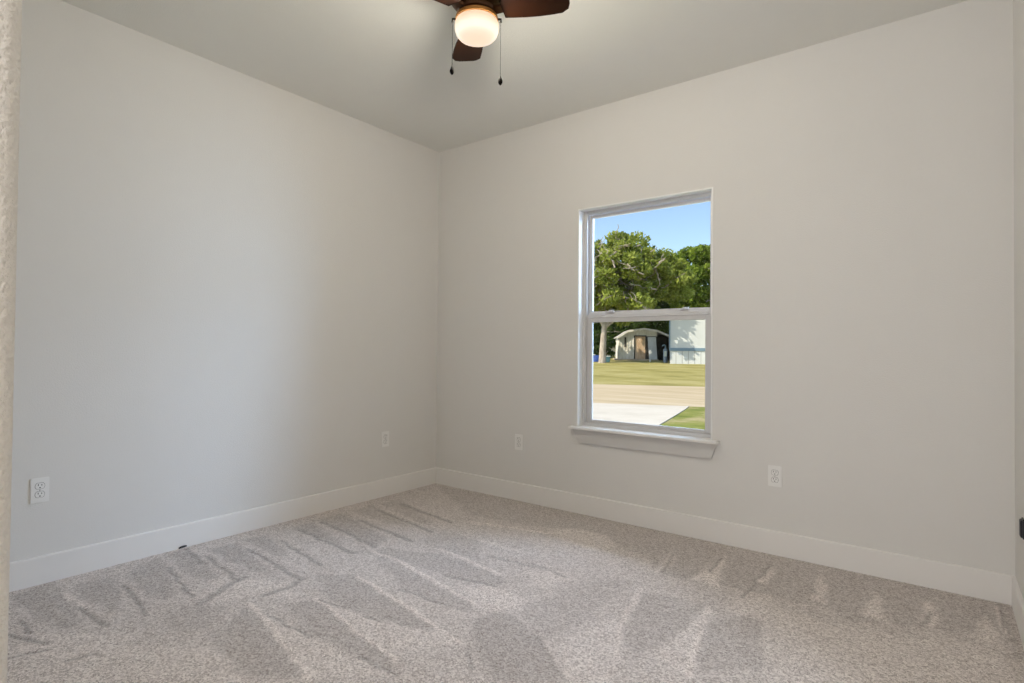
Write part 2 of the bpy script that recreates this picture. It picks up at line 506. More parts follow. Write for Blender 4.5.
NAP_STREAKS = [
    (-1, 0.018, [(0.325, -2.331), (0.721, -2.384)]),
    (-1, 0.018, [(0.252, -2.121), (0.695, -2.192)]),
    (-1, 0.015, [(0.427, -2.529), (0.705, -2.522)]),
    (-1, 0.015, [(0.388, -2.711), (0.537, -2.711)]),
    (-0.9, 0.015, [(0.492, -2.766), (0.692, -2.701)]),
    (-0.8, 0.015, [(0.712, -2.804), (0.738, -2.718)]),
    (-0.7, 0.015, [(0.89, -2.695), (0.906, -2.618)]),
    (-1, 0.018, [(0.247, -1.929), (0.663, -1.983)]),
    (-1, 0.018, [(0.301, -1.737), (0.896, -1.797)]),
    (-0.9, 0.02, [(0.039, -1.948), (0.309, -1.985)]),
    (-0.8, 0.03, [(0.793, -2.214), (0.672, -1.99), (0.659, -1.941)]),
    (-0.8, 0.03, [(0.921, -1.999), (0.934, -1.881), (0.892, -1.784)]),
    (-0.9, 0.02, [(0.318, -1.561), (0.81, -1.626)]),
    (-1, 0.02, [(0.222, -1.379), (0.801, -1.416)]),
    (-0.9, 0.02, [(0.19, -1.208), (0.518, -1.232), (0.81, -1.29)]),
    (-0.9, 0.025, [(0.346, -1.027), (0.897, -1.094)]),
    (-0.9, 0.025, [(0.255, -0.81), (0.87, -0.9)]),
    (-0.9, 0.03, [(0.263, -0.609), (0.823, -0.694)]),
    (-0.9, 0.012, [(1.134, -2.081), (1.4, -2.066)]),
    (-0.9, 0.012, [(1.667, -2.042), (1.851, -2.039)]),
    (-0.8, 0.012, [(1.137, -1.865), (1.308, -1.847)]),
    (-0.8, 0.012, [(1.426, -1.837), (1.521, -1.827)]),
    (-0.9, 0.02, [(1.39, -1.324), (1.669, -1.273)]),
    (-0.9, 0.014, [(1.342, -1.569), (1.615, -1.556)]),
    (-0.6, 0.018, [(1.648, -0.936), (1.87, -0.982)]),
    (-0.6, 0.02, [(1.4, -0.992), (1.667, -0.972)]),
    (-0.9, 0.012, [(1.918, -1.757), (2.032, -1.843)]),
    (-0.7, 0.012, [(2.072, -1.532), (2.324, -1.717)]),
    (1, 0.02, [(0.959, -2.078), (1.232, -2.12), (1.644, -2.232)]),
    (1, 0.016, [(1.137, -1.865), (1.785, -1.982)]),
    (1, 0.018, [(1.08, -1.603), (1.449, -1.663), (1.715, -1.716), (1.875, -1.755)]),
    (0.9, 0.02, [(0.852, -1.337), (1.088, -1.346), (1.488, -1.425), (1.738, -1.481)]),
    (0.8, 0.022, [(2.209, -0.849), (2.291, -1.237), (2.392, -1.486)]),
    (1, 0.022, [(2.516, -0.854), (2.57, -1.157), (2.632, -1.423)]),
    (0.8, 0.02, [(1.118, -1.083), (1.432, -1.127)]),
    (0.7, 0.02, [(1.373, -1.122), (1.6, -1.157)]),
    (0.8, 0.016, [(0.234, -2.521), (0.462, -2.525)]),
    (0.7, 0.016, [(0.303, -2.132), (0.719, -2.186)]),
    (0.7, 0.03, [(0.921, -0.614), (1.469, -0.473)]),
    (0.6, 0.03, [(1.193, -0.833), (1.489, -0.843)]),
    (-0.9, 0.015, [(2.16, -0.342), (2.211, -0.619)]),
    (-0.9, 0.015, [(2.384, -0.238), (2.388, -0.477)]),
    (-0.8, 0.015, [(2.61, -0.182), (2.607, -0.681)]),
    (-0.8, 0.015, [(2.831, -0.366), (2.854, -0.431)]),
    (-0.8, 0.02, [(3.268, -0.327), (3.261, -0.488)]),
    (0.7, 0.012, [(3.506, -0.065), (3.519, -0.366)]),
    (-0.8, 0.012, [(3.518, -0.031), (3.533, -0.413)]),
]
# ------------------------------------------------------------------ the room
W, D, H, T = 3.5755, 3.2, 2.74, 0.14      # room width, depth, height; wall thickness
WX0, WX1, WZ0, WZ1 = 1.341, 2.253, 0.575, 2.068   # window opening
AX, AY = 2.652, -5.6                       # the opening the photograph is taken from, and the hall end

def struct(o, label=None):
    return tag(o, label, None, None, 'structure')

# floor: a fine grid that carries the brushed pile direction and the painted light and shade
def carpet_floor():
    xs = np.arange(0.0, W + 0.011, 0.0115)
    ys = np.arange(-3.3, 0.011, 0.0115)
    X, Y = np.meshgrid(xs, ys)
    rng = np.random.default_rng(5)
    def soft(n, amp):
        g = rng.normal(size=(n, n))
        gx = (X - xs[0]) / (xs[-1] - xs[0]) * (n - 1.001)
        gy = (Y - ys[0]) / (ys[-1] - ys[0]) * (n - 1.001)
        i, j = gx.astype(int), gy.astype(int)
        u, v = gx - i, gy - j
        return amp * ((g[j, i] * (1 - u) + g[j, i + 1] * u) * (1 - v) + (g[j + 1, i] * (1 - u) + g[j + 1, i + 1] * u) * v)
    PX, PY = X + soft(70, 0.006), Y + soft(70, 0.006)
    nap_shade = np.zeros_like(X)
    for val, poly in NAP_SHADE_PATCHES:
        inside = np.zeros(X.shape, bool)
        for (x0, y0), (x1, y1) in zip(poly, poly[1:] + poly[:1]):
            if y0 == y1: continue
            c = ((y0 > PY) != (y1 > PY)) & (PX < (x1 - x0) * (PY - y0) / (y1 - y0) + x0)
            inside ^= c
        nap_shade = np.where(inside, val, nap_shade)
    def blur(a, n):
        for _ in range(n):
            p = np.pad(a, 1, mode='edge')
            a = (p[1:-1, 1:-1] * 4 + p[:-2, 1:-1] + p[2:, 1:-1] + p[1:-1, :-2] + p[1:-1, 2:]) / 8
        return a
    nap_shade = blur(nap_shade, 3)
    st = np.zeros_like(nap_shade)
    for val, wid, pts in NAP_STREAKS:
        for (x0, y0), (x1, y1) in zip(pts, pts[1:]):
            dx, dy = x1 - x0, y1 - y0
            tt = np.clip(((PX - x0) * dx + (PY - y0) * dy) / (dx * dx + dy * dy), 0, 1)
            d = np.hypot(PX - x0 - tt * dx, PY - y0 - tt * dy)
            k = np.clip(1.3 - d / (wid * 0.7), 0, 1)
            st = np.where(k * abs(val) > np.abs(st), k * val, st)
    nap_shade = nap_shade * (1 - np.abs(st)) + st * np.where(st > 0, 1.0, 1.5)
    Z = soft(200, 0.0012) + nap_shade * 0.0015
    nx, ny = len(xs), len(ys)
    vs = np.stack([X.ravel(), Y.ravel(), Z.ravel()], 1)
    i = np.arange(ny - 1)[:, None] * nx + np.arange(nx - 1)[None, :]
    fs = np.stack([i, i + 1, i + 1 + nx, i + nx], -1).reshape(-1, 4)
    me = bpy.data.meshes.new('floor')
    me.from_pydata(vs.tolist(), [], fs.tolist())
    a = me.attributes.new('nap_shade', 'FLOAT', 'POINT')
    a.data.foreach_set('value', nap_shade.ravel().astype(np.float32))
    me.polygons.foreach_set('use_smooth', np.ones(len(me.polygons), bool))
    me.materials.append(CARPET)
    o = bpy.data.objects.new('floor', me)
    C.objects.link(o)
    return struct(o, 'beige cut-pile carpet with fan-shaped vacuum tracks')
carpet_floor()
struct(MB().box(AX - 0.1, 6.0, AY, -3.295, -0.06, 0.0).build('floor_hall', CARPET))
struct(MB().box(-T, 6.0 + T, AY, T, H, H + 0.15).build('ceiling', CEIL), 'plain painted ceiling')
struct(MB().box(-T, 0, -D - 0.3, T, -0.4, H).build('wall_left', WALL), 'left wall with two power outlets')
struct(MB().box(W, W + T, -D, T, -0.4, H).build('wall_right', WALL), 'right wall seen edge-on')
struct(MB().box(W + T, 6.0, -D, -D + T, -0.4, H).build('wall_hall', WALL))
struct(MB().box(6.0, 6.0 + T, AY, -D + T, -0.4, H).build('wall_hall', WALL))
b = MB()
b.box(0, WX0, 0, T, -0.4, H).box(WX1, W, 0, T, -0.4, H).box(WX0, WX1, 0, T, -0.4, WZ0).box(WX0, WX1, 0, T, WZ1, H)
struct(b.build('wall_back', WALL), 'back wall with the window')
# the end of the near wall beside the photographer, its corner rounded and its texture heavy
NEARWALL = plain('orange_peel_paint', (0.74, 0.71, 0.66), 0.7, var=0.015, bump=0.004, bscale=190, spec=0.25)
DF = D - 0.003
poly = [(0, -D - 2.3), (AX, -D - 2.3)]
for k in range(7):
    a = k / 6 * PI / 2
    poly.append((AX - 0.014 + 0.014 * math.cos(a), -DF - 0.014 + 0.014 * math.sin(a)))
poly.append((0, -DF))
n = len(poly)
b = MB()
b.add([(x, y, -0.05) for x, y in poly] + [(x, y, H) for x, y in poly],
      [tuple(range(n - 1, -1, -1)), tuple(range(n, 2 * n))] + [(i, (i + 1) % n, (i + 1) % n + n, i + n) for i in range(n)])
struct(b.build('wall_front', NEARWALL, smooth=True), 'textured end of the near wall at the left edge')
struct(MB().box(-T, 6.0 + T, AY - T, AY, -0.4, H).build('wall_hall', WALL))

# baseboards: flat board with an eased top edge
BT, BH = 0.014, 0.129
bp = [(0, 0), (BT, 0), (BT, BH - 0.005), (BT - 0.002, BH - 0.0015), (BT - 0.005, BH), (0, BH)]
def baseboard(name, length, M):
    return struct(MB().prism(bp, 0, length, M).build(name, TRIM, smooth=False))
# local x = out from the wall, local y = along it
baseboard('baseboard_left', D, Matrix.Translation((0, -D, 0)))
baseboard('baseboard_back', W - BT * 2, Matrix(((0, 1, 0, BT), (-1, 0, 0, 0), (0, 0, 1, 0), (0, 0, 0, 1))))
baseboard('baseboard_right', D, Matrix(((-1, 0, 0, W), (0, 1, 0, -D), (0, 0, 1, 0), (0, 0, 0, 1))))
baseboard('baseboard_front', AX - BT - 0.05, Matrix(((0, 1, 0, BT), (1, 0, 0, -D), (0, 0, 1, 0), (0, 0, 0, 1))))

# ------------------------------------------------------------------ the window
win = bpy.data.objects.new('window_1', None)
C.objects.link(win)
win.location = ((WX0 + WX1) / 2, 0, WZ0)
struct(win, 'white single-hung window in the back wall')
ww, wh = (WX1 - WX0), WZ1 - WZ0
hw = ww / 2
def ring(b, x0, x1, z0, z1, t, y0, y1, tb=None, tt=None):
    tb, tt = tb or t, tt or t
    b.box(x0, x0 + t, y0, y1, z0, z1).box(x1 - t, x1, y0, y1, z0, z1)
    b.box(x0 + t, x1 - t, y0, y1, z0, z0 + tb).box(x0 + t, x1 - t, y0, y1, z1 - tt, z1)
    return b
# thin white jamb liner, standing a little proud of the paint
b = MB()
b.box(-hw - 0.001, -hw + 0.008, -0.004, 0.06, 0.010, wh + 0.001).box(hw - 0.008, hw + 0.001, -0.004, 0.06, 0.010, wh + 0.001)
b.box(-hw + 0.008, hw - 0.008, -0.004, 0.06, wh - 0.008, wh + 0.001)
b.build('jamb_liner', LINER, win, bevel=0.0015)
ring(MB(), -hw, hw, 0.005, wh, 0.026, 0.055, 0.110, tb=0.03).build('window_frame', WHITE, win, bevel=0.002)
# inner stop strips on the frame
b = MB()
b.box(-hw + 0.026, -hw + 0.034, 0.060, 0.072, 0.035, wh - 0.026).box(hw - 0.034, hw - 0.026, 0.060, 0.072, 0.035, wh - 0.026)
b.build('stop_strip', WHITE, win, bevel=0.0015)
zm = 0.755           # meeting rail height above the sill
us = ring(MB(), -hw + 0.026, hw - 0.026, zm - 0.01, wh - 0.026, 0.024, 0.106, 0.132, tb=0.052, tt=0.022).build('upper_sash', WHITE, win, bevel=0.003)
MB().box(-hw + 0.046, hw - 0.046, 0.117, 0.121, zm + 0.02, wh - 0.045).build('glass_pane', GLASS, us)
ls = ring(MB(), -hw + 0.026, hw - 0.026, 0.033, zm + 0.012, 0.042, 0.074, 0.098, tb=0.022, tt=0.046).build('lower_sash', WHITE, win, bevel=0.003)
MB().box(-hw + 0.064, hw - 0.064, 0.087, 0.091, 0.05, zm - 0.03).build('glass_pane', GLASS, ls)
# sloping lip along the meeting rail
MB().prism([(0.066, zm - 0.004), (0.076, zm - 0.004), (0.104, zm + 0.036), (0.096, zm + 0.036)], -hw + 0.034, hw - 0.034,
           Matrix(((0, 1, 0, 0), (1, 0, 0, 0), (0, 0, 1, 0), (0, 0, 0, 1)))).build('rail_lip', WHITE, ls, bevel=0.001)
for sx in (-0.255, 0.255):
    b = MB()
    b.box(sx - 0.030, sx + 0.030, 0.076, 0.100, zm + 0.030, zm + 0.037)
    b.lathe([(0.012, zm + 0.036), (0.012, zm + 0.044), (0.009, zm + 0.047)], 16, Matrix.Translation((sx, 0.089, 0)))
    b.box(sx - 0.004, sx + 0.026, 0.084, 0.093, zm + 0.042, zm + 0.047)
    b.build('sash_lock', WHITE, ls, bevel=0.001)
# sill board with horns and a mitred apron under it
b = MB()
b.prism([(-0.001, 0.0), (0.056, 0.0), (0.056, 0.016), (-0.001, 0.016)], -hw + 0.0005, hw - 0.0005,
        Matrix(((0, 1, 0, 0), (1, 0, 0, 0), (0, 0, 1, -0.004), (0, 0, 0, 1))))
b.prism([(-0.050, 0.0), (-0.001, 0.0), (-0.001, 0.016), (-0.044, 0.016), (-0.050, 0.010)], -hw - 0.042, hw + 0.042,
        Matrix(((0, 1, 0, 0), (1, 0, 0, 0), (0, 0, 1, -0.004), (0, 0, 0, 1))))
b.build('window_sill', TRIM, win)
b = MB()
b.prism([(-hw - 0.030, -0.004), (-hw + 0.018, -0.098), (hw - 0.000, -0.098), (hw + 0.032, -0.004)], -0.018, -0.0005)
b.build('apron', APRON, win, bevel=0.002)

# ------------------------------------------------------------------ power outlets
def outlet():
    """duplex outlet facing local -Y, centred on the origin"""
    r = thing('power_outlet', 'x', 'outlet')
    MB().box(-0.035, 0.035, -0.0065, 0, -0.057, 0.057).build('cover_plate', PLATE, r, bevel=0.0025)
    for zc in (0.0195, -0.0195):
        b = MB()
        pts = []
        for k in range(24):
            a = 2 * PI * k / 24
            x, z = 0.0172 * math.cos(a), 0.0172 * math.sin(a)
            pts.append((x, max(-0.0135, min(0.0135, z)) + zc))
        b.prism(pts, -0.0085, -0.004)
        f = b.build('receptacle', PLATE, r)
        g = MB()
        g.prism([(x * 1.09, zc + (z - zc) * 1.10) for x, z in pts], -0.0070, -0.0045)
        g.build('gap_shade', GAP, f)  # raised dark ring painting the shade of the gap
        for sx, hh in ((-0.0064, 0.0042), (0.0064, 0.0034)):
            MB().box(sx - 0.0013, sx + 0.0013, -0.0088, -0.006, zc + 0.0015 - 0.0005, zc + 0.0015 + hh * 2 - 0.0005).build('slot', SLOT, f)
        MB().lathe([(0.0027, 0), (0.0027, 0.003)], 14,
                   Matrix.Translation((0, -0.0088, zc - 0.0075)) @ Matrix.Rotation(-PI / 2, 4, 'X')).build('ground_hole', SLOT, f)
    MB().lathe([(0.0022, 0), (0.0033, 0.0015)], 14, Matrix.Translation((0, -0.0078, 0)) @ Matrix.Rotation(-PI / 2, 4, 'X')).build('screw', STEEL, r)
    return r
o1 = outlet()
spots = [((0, -2.575, 0.434), PI / 2, 'white duplex outlet on the left wall, close to the textured wall end'),
         ((0, -0.540, 0.425), PI / 2, 'white duplex outlet on the left wall near the far corner'),
         ((0.850, 0, 0.426), 0, 'white duplex outlet on the back wall left of the window'),
         ((2.594, 0, 0.426), 0, 'white duplex outlet on the back wall right of the window'),
         ((W, -0.500, 0.440), -PI / 2, 'white outlet on the right wall behind a black plug, at the picture edge')]
for k, (loc, rz, lab) in enumerate(spots):
    o = o1 if k == 0 else copy_tree(o1)
    o.location = loc
    o.rotation_euler = (0, 0, rz)
    tag(o, lab, 'outlet', 'power outlets')
# black plug-in adapter on the right-hand outlet
ad = thing('plug_adapter', 'small black plug adapter in the outlet at the right edge', 'adapter', (W - 0.0088, -0.500, 0.455))
MB().box(-0.015, 0.0, -0.026, 0.026, -0.036, 0.036).build('body', BLACK, ad, bevel=0.005)
MB().box(-0.017, -0.013, -0.020, 0.020, -0.030, 0.030).build('face_panel', BLACK, ad, bevel=0.002)

# short black cable end poking out from under the left baseboard
b = MB()
b.tube([(0.0145, -1.975, 0.004), (0.020, -1.966, 0.009), (0.023, -1.952, 0.011), (0.021, -1.938, 0.010)], [0.004, 0.0055, 0.0055, 0.004], 10)
tag(b.build('cable_end', BLACK, smooth=True), 'short black cable end on the carpet against the left baseboard', 'cable')

# ------------------------------------------------------------------ ceiling fan
FX, FY = 1.737, -1.526
fan = thing('ceiling_fan', 'dark bronze ceiling fan with walnut blades and a lit frosted bowl', 'ceiling fan', (FX, FY, H))
MB().lathe([(0.075, 0.0), (0.078, -0.03), (0.060, -0.05), (0.030, -0.055)], 40).build('canopy', BRONZE, fan, smooth=True)
MB().lathe([(0.030, -0.05), (0.085, -0.06), (0.112, -0.085), (0.115, -0.145), (0.095, -0.170), (0.060, -0.178)], 48).build('motor_housing', BRONZE, fan, smooth=True)
BZ = -0.196
MB().lathe([(0.070, -0.176), (0.082, -0.184), (0.082, -0.200), (0.066, -0.206)], 40).build('blade_hub', BRONZE, fan, smooth=True)
MB().lathe([(0.050, -0.204), (0.080, -0.208), (0.090, -0.214), (0.092, -0.228), (0.084, -0.234)], 48).build('light_fitter', FITTER, fan, smooth=True)
prof = [(0.080, -0.228), (0.089, -0.233), (0.0935, -0.245), (0.0940, -0.258), (0.0925, -0.273), (0.0875, -0.288), (0.077, -0.300), (0.060, -0.309), (0.038, -0.314), (0.014, -0.316)]
globe = MB().lathe(prof, 56).build('glass_bowl', GLOBE, fan, smooth=True)
globe.visible_shadow = False      # frosted glass: it lets its own bulb's light out
for ang in (20, 139, 259):
    n = 14
    top, bot = [], []
    L0, L1 = 0.115, 0.405
    def half(u):   # blade half-width along its length
        return 0.046 + 0.026 * math.sin(min(1, u * 1.15) * PI / 2)
    pts = []
    for k in range(n + 1):
        u = k / n
        pts.append((L0 + (L1 - L0 - 0.02) * u, -half(u)))
    pts += [(L1 - 0.004, -0.055), (L1, -0.040), (L1 - 0.006, 0.030), (L1 - 0.016, 0.055)]
    for k in range(n, -1, -1):
        u = k / n
        pts.append((L0 + (L1 - L0 - 0.045) * u, half(u)))
    m = len(pts)
    M = Matrix.Rotation(math.radians(ang), 4, 'Z') @ Matrix.Translation((0, 0, BZ - 0.002)) @ Matrix.Rotation(math.radians(-11), 4, 'X')
    b = MB()
    b.add([M @ Vector((x, y, -0.003)) for x, y in pts] + [M @ Vector((x, y, 0.003)) for x, y in pts],
          [tuple(range(m - 1, -1, -1)), tuple(range(m, 2 * m))] + [(i, (i + 1) % m, (i + 1) % m + m, i + m) for i in range(m)])
    bl = b.build('blade', BLADE, fan)
    b = MB()
    b.prism([(0.07, -0.003), (0.165, 0.003), (0.165, 0.008), (0.07, 0.012)], -0.018, 0.018, M)
    b.lathe([(0.006, 0.006), (0.005, 0.011)], 12, M @ Matrix.Translation((0.15, 0.010, 0)))
    b.build('blade_iron', BRONZE, bl)
px_dir = Vector((0.795, 0.607, 0))
for s, zb, rad in ((-1, -0.456, 0.104), (1, -0.499, 0.103)):
    p = px_dir * s * rad
    b = MB()
    b.tube([px_dir * s * 0.084 + Vector((0, 0, -0.221)), p + Vector((0, 0, -0.221)), p + Vector((0, 0, -0.234))], 0.0052, 10)
    n = 46
    z0, z1 = -0.232, zb + 0.030
    for k in range(n):
        z = z0 + (z1 - z0) * k / (n - 1)
        b.lathe([(0.0008, z + 0.0019), (0.0017, z), (0.0008, z - 0.0019)], 6, Matrix.Translation(p))
    b.tube([p + Vector((0, 0, z0)), p + Vector((0, 0, z1))], 0.0008, 5)
    ch = b.build('pull_chain', CHAIN, fan, smooth=True)
    b = MB()
    b.lathe([(0.002, zb + 0.032), (0.005, zb + 0.026), (0.0095, zb + 0.014), (0.0095, zb + 0.006), (0.006, zb - 0.002), (0.002, zb - 0.006)], 16, Matrix.Translation(p))
    b.build('pull_knob', KNOB, ch, smooth=True)
l = bpy.data.lights.new('fan_bulb', 'POINT')
l.energy = 27.5
l.color = (1.0, 0.935, 0.805)
l.shadow_soft_size = 0.04
o = bpy.data.objects.new('fan_bulb', l)
C.objects.link(o)
o.location = (FX, FY, H - 0.272)

# ------------------------------------------------------------------ outside
VD = Vector((-0.408, 0.913, 0)).normalized()
def ground_z(x, y):
    s = (x - CAM.x) * VD.x + (y - CAM.y) * VD.y
    if s < 20: return -0.30
    if s < 45: return -0.30 + 0.60 * (s - 20) / 25
    return 0.30 + 0.012 * (s - 45)

def sheet(name, mat, pts_fn, us, vs_, dz=0.0):
    """ground surface: pts_fn(u, v) -> (x, y), laid on the terrain"""
    vs, fs = [], []
    for v in vs_:
        for u in us:
            x, y = pts_fn(u, v)
            vs.append((x, y, ground_z(x, y) + dz))
    nx = len(us)
    for j in range(len(vs_) - 1):
        for i in range(nx - 1):
            a = j * nx + i
            fs.append((a, a + 1, a + 1 + nx, a + nx))
    return struct(MB().add(vs, fs).build(name, mat, smooth=True))

RD = Vector((math.cos(math.radians(23)), math.sin(math.radians(23)), 0))   # along the road
RN = Vector((-RD.y, RD.x, 0))
R0 = Vector((-2.9, 10.35, 0))                                                # on its near edge
lin = lambda a, b, n: [a + (b - a) * k / n for k in range(n + 1)]
rp_ = lambda u, v: ((R0 + RD * u + RN * v).x, (R0 + RD * u + RN * v).y)
sheet('lawn', LAWN, rp_, lin(-60, 60, 60), lin(7.6, 110, 70))
sheet('road', ROAD, rp_, lin(-60, 60, 60), lin(0.0, 7.6, 6))
# yard in front of the house, up to the road
vs, fs = [], []
us = lin(-60, 60, 60)
for u in us:
    x, y = rp_(u, 0.0)
    vs += [(x, y, -0.302), (x, 0.10, -0.302)]
vs = [v if not (v[1] < 0.10) else (v[0], 0.10, -0.302) for v in vs]
fs = [(2 * i, 2 * i + 1, 2 * i + 3, 2 * i + 2) for i in range(len(us) - 1)]
struct(MB().add(vs, fs).build('yard', NEARGRASS))
# concrete driveway flaring where it meets the road
dr = [(-9.0, 0.3), (-0.45, 0.3), (-0.62, 4.0), (-0.85, 6.45), (-1.30, 8.6), (-1.60, 10.0), (-1.80, 10.80)]
far = [(-12.0, 6.49)]
poly = dr + far
n = len(poly)
b = MB()
b.add([(x, y, -0.40) for x, y in poly] + [(x, y, -0.285) for x, y in poly],
      [tuple(range(n - 1, -1, -1)), tuple(range(n, 2 * n))] + [(i, (i + 1) % n, (i + 1) % n + n, i + n) for i in range(n)])
struct(b.build('driveway', CONCRETE), 'pale concrete driveway')

def frame(x, y, turn=0.0):
    """matrix at a ground point: local +X to the right as seen from the house, +Y away from it"""
    a = math.atan2(VD.y, VD.x) - PI / 2 + turn
    return Matrix.Translation((x, y, ground_z(x, y))) @ Matrix.Rotation(a, 4, 'Z')

def leaves(name, mat, parent, clumps, n_each, size, seed, M):
    """foliage: many small folded leaf sprays scattered round clump centres"""
    rng = np.random.default_rng(seed)
    cs = np.array([c[:3] for c in clumps])
    rs = np.array([c[3] for c in clumps])
    idx = np.repeat(np.arange(len(cs)), n_each)
    d = rng.normal(size=(len(idx), 3))
    d /= np.linalg.norm(d, axis=1)[:, None]
    rad = rs[idx] * (0.35 + 0.65 * rng.random(len(idx)) ** 0.6)
    p = cs[idx] + d * rad[:, None] * np.array([1, 1, 0.75])
    ax = rng.normal(size=p.shape) + d * 0.6 + np.array([0, 0, 0.25])
    ax /= np.linalg.norm(ax, axis=1)[:, None]
    sd = np.cross(ax, rng.normal(size=p.shape))
    sd /= np.linalg.norm(sd, axis=1)[:, None]
    nm = np.cross(ax, sd)
    s = size * (0.6 + 0.8 * rng.random(len(idx)))[:, None]
    a = p - ax * s
    c = p + ax * s
    l = p + sd * s * 0.55 + nm * s * 0.18
    r = p - sd * s * 0.55 + nm * s * 0.18
    vs = np.stack([a, l, c, r], 1).reshape(-1, 3)
    k = np.arange(len(idx)) * 4
    fs = np.concatenate([np.stack([k, k + 1, k + 2], 1), np.stack([k, k + 2, k + 3], 1)])
    me = bpy.data.meshes.new(name)
    me.from_pydata(vs.tolist(), [], fs.tolist())
    me.materials.append(mat)
    o = bpy.data.objects.new(name, me)
    C.objects.link(o)
    o.parent = parent
    return tag(o, kind='stuff')

def crown(rng, cx, cy, cz, rx, ry, rz, n, cr):
    out = []
    for _ in range(n):
        while True:
            p = [rng.uniform(-1, 1) for _ in range(3)]
            q = sum(t * t for t in p)
            if 0.12 < q < 1: break
        k = rng.uniform(0.75, 1.0) / math.sqrt(q) * (q ** 0.28)
        out.append((cx + p[0] * k * rx, cy + p[1] * k * ry, cz + p[2] * k * rz, cr * rng.uniform(0.7, 1.25)))
    return out

def limb(b, rng, p, q, r0, r1, wob=0.12, n=7):
    p, q = Vector(p), Vector(q)
    d = q - p
    pts = []
    for k in range(n + 1):
        u = k / n
        j = Vector((rng.uniform(-1, 1), rng.uniform(-1, 1), rng.uniform(-0.5, 0.5))) * wob * d.length * 0.35 * math.sin(u * PI)
        pts.append(p + d * u + j)
    b.tube(pts, [r0 + (r1 - r0) * k / n for k in range(n + 1)], 7)
    return pts

def tree(name, label, x, y, lean, height, clumps, leafmat, seed, n_each, size, trunk_r=0.28, forks=5, twigs=26, group=None, turn=0.0):
    rng = random.Random(seed)
    r = thing(name, label, 'tree', (x, y, ground_z(x, y)), 0, group)
    r.matrix_world = frame(x, y, turn)
    b = MB()
    f = Vector(lean)
    b.tube([(0, 0, -0.15), (0.02, 0, 0.12), (f.x * 0.3, f.y * 0.3, f.z * 0.35), (f.x * 0.62, f.y * 0.55, f.z * 0.7), tuple(f)],
           [trunk_r * 1.5, trunk_r * 1.1, trunk_r * 0.95, trunk_r * 0.85, trunk_r * 0.7], 12)
    tr = b.build('trunk', BARK, r, smooth=True)
    b = MB()
    big = sorted(clumps, key=lambda c: rng.random())
    for k in range(forks):
        c = big[k % len(big)]
        pts = limb(b, rng, f * rng.uniform(0.8, 1.0), c[:3], trunk_r * 0.45, 0.05)
        for _ in range(3):
            c2 = rng.choice(big)
            p = rng.choice(pts[2:6])
            limb(b, rng, p, p + (Vector(c2[:3]) - p) * 0.8, 0.06, 0.02, 0.2)
    for k in range(twigs):
        c = rng.choice([q for q in big if q[1] < 0.8])
        p = Vector(c[:3]) + Vector((0, -c[3] * rng.uniform(0.2, 0.9), 0))
        dirv = Vector((rng.uniform(-1, 1), rng.uniform(-0.5, 0.1), rng.uniform(-0.5, 0.9)))
        limb(b, rng, p - dirv * 0.9, p + dirv * 1.0, 0.055, 0.02, 0.3)
    b.build('branches', BARK, r, smooth=True)
    leaves('foliage', leafmat, r, clumps, n_each, size, seed, None)
    return r

rng = random.Random(11)
# the big tree left of the shed
c1 = crown(rng, 1.4, 0.2, 6.4, 3.6, 3.2, 3.3, 70, 0.85) + crown(rng, 4.2, 1.3, 6.3, 2.1, 2.0, 1.8, 30, 0.75) + crown(rng, -1.9, 0, 6.7, 2.4, 2.2, 3.1, 44, 0.8) + crown(rng, 1.2, 0.6, 4.3, 2.8, 2.2, 1.1, 24, 0.7)
tree('oak_tree', 'broad olive-green tree with a pale leaning trunk left of the shed', -16.37, 33.24, (0.18, 0.1, 3.0), 9.5, c1, LEAF_OLIVE, 3, 300, 0.15,
     trunk_r=0.25, forks=14, twigs=130)
# darker tree behind the white building
c2 = crown(rng, 0.0, 0, 7.2, 4.4, 2.9, 3.5, 90, 0.95) + crown(rng, 4.4, 0.5, 5.2, 3.2, 2.6, 3.6, 50, 0.9)
tree('oak_tree', 'dense deep-green tree rising behind the white building', -14.6, 48.9, (0.2, 0, 3.2), 10.5, c2, LEAF_GREEN, 7, 330, 0.17,
     trunk_r=0.3, forks=8, twigs=14)
# trees in the shade behind the shed
c3 = crown(rng, 0, 0, 4.9, 5.2, 2.6, 4.0, 110, 1.1)
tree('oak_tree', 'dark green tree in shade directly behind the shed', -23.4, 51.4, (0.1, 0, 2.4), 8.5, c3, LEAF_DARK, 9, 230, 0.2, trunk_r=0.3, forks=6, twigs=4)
c5 = crown(rng, 0, 0, 3.6, 3.0, 2.2, 3.4, 60, 0.9)
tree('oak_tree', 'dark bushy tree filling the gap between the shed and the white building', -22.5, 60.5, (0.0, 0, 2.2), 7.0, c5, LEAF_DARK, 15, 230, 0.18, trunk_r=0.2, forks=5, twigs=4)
c4 = crown(rng, 0, 0, 6.0, 3.4, 2.8, 3.0, 50, 0.95)
tree('oak_tree', 'mid-green tree at the far left of the window view, behind the pale trunk', -26.6, 40.0, (0.0, 0, 3.0), 9.0, c4, LEAF_OLIVE, 13, 230, 0.17, trunk_r=0.25, forks=6, twigs=10)

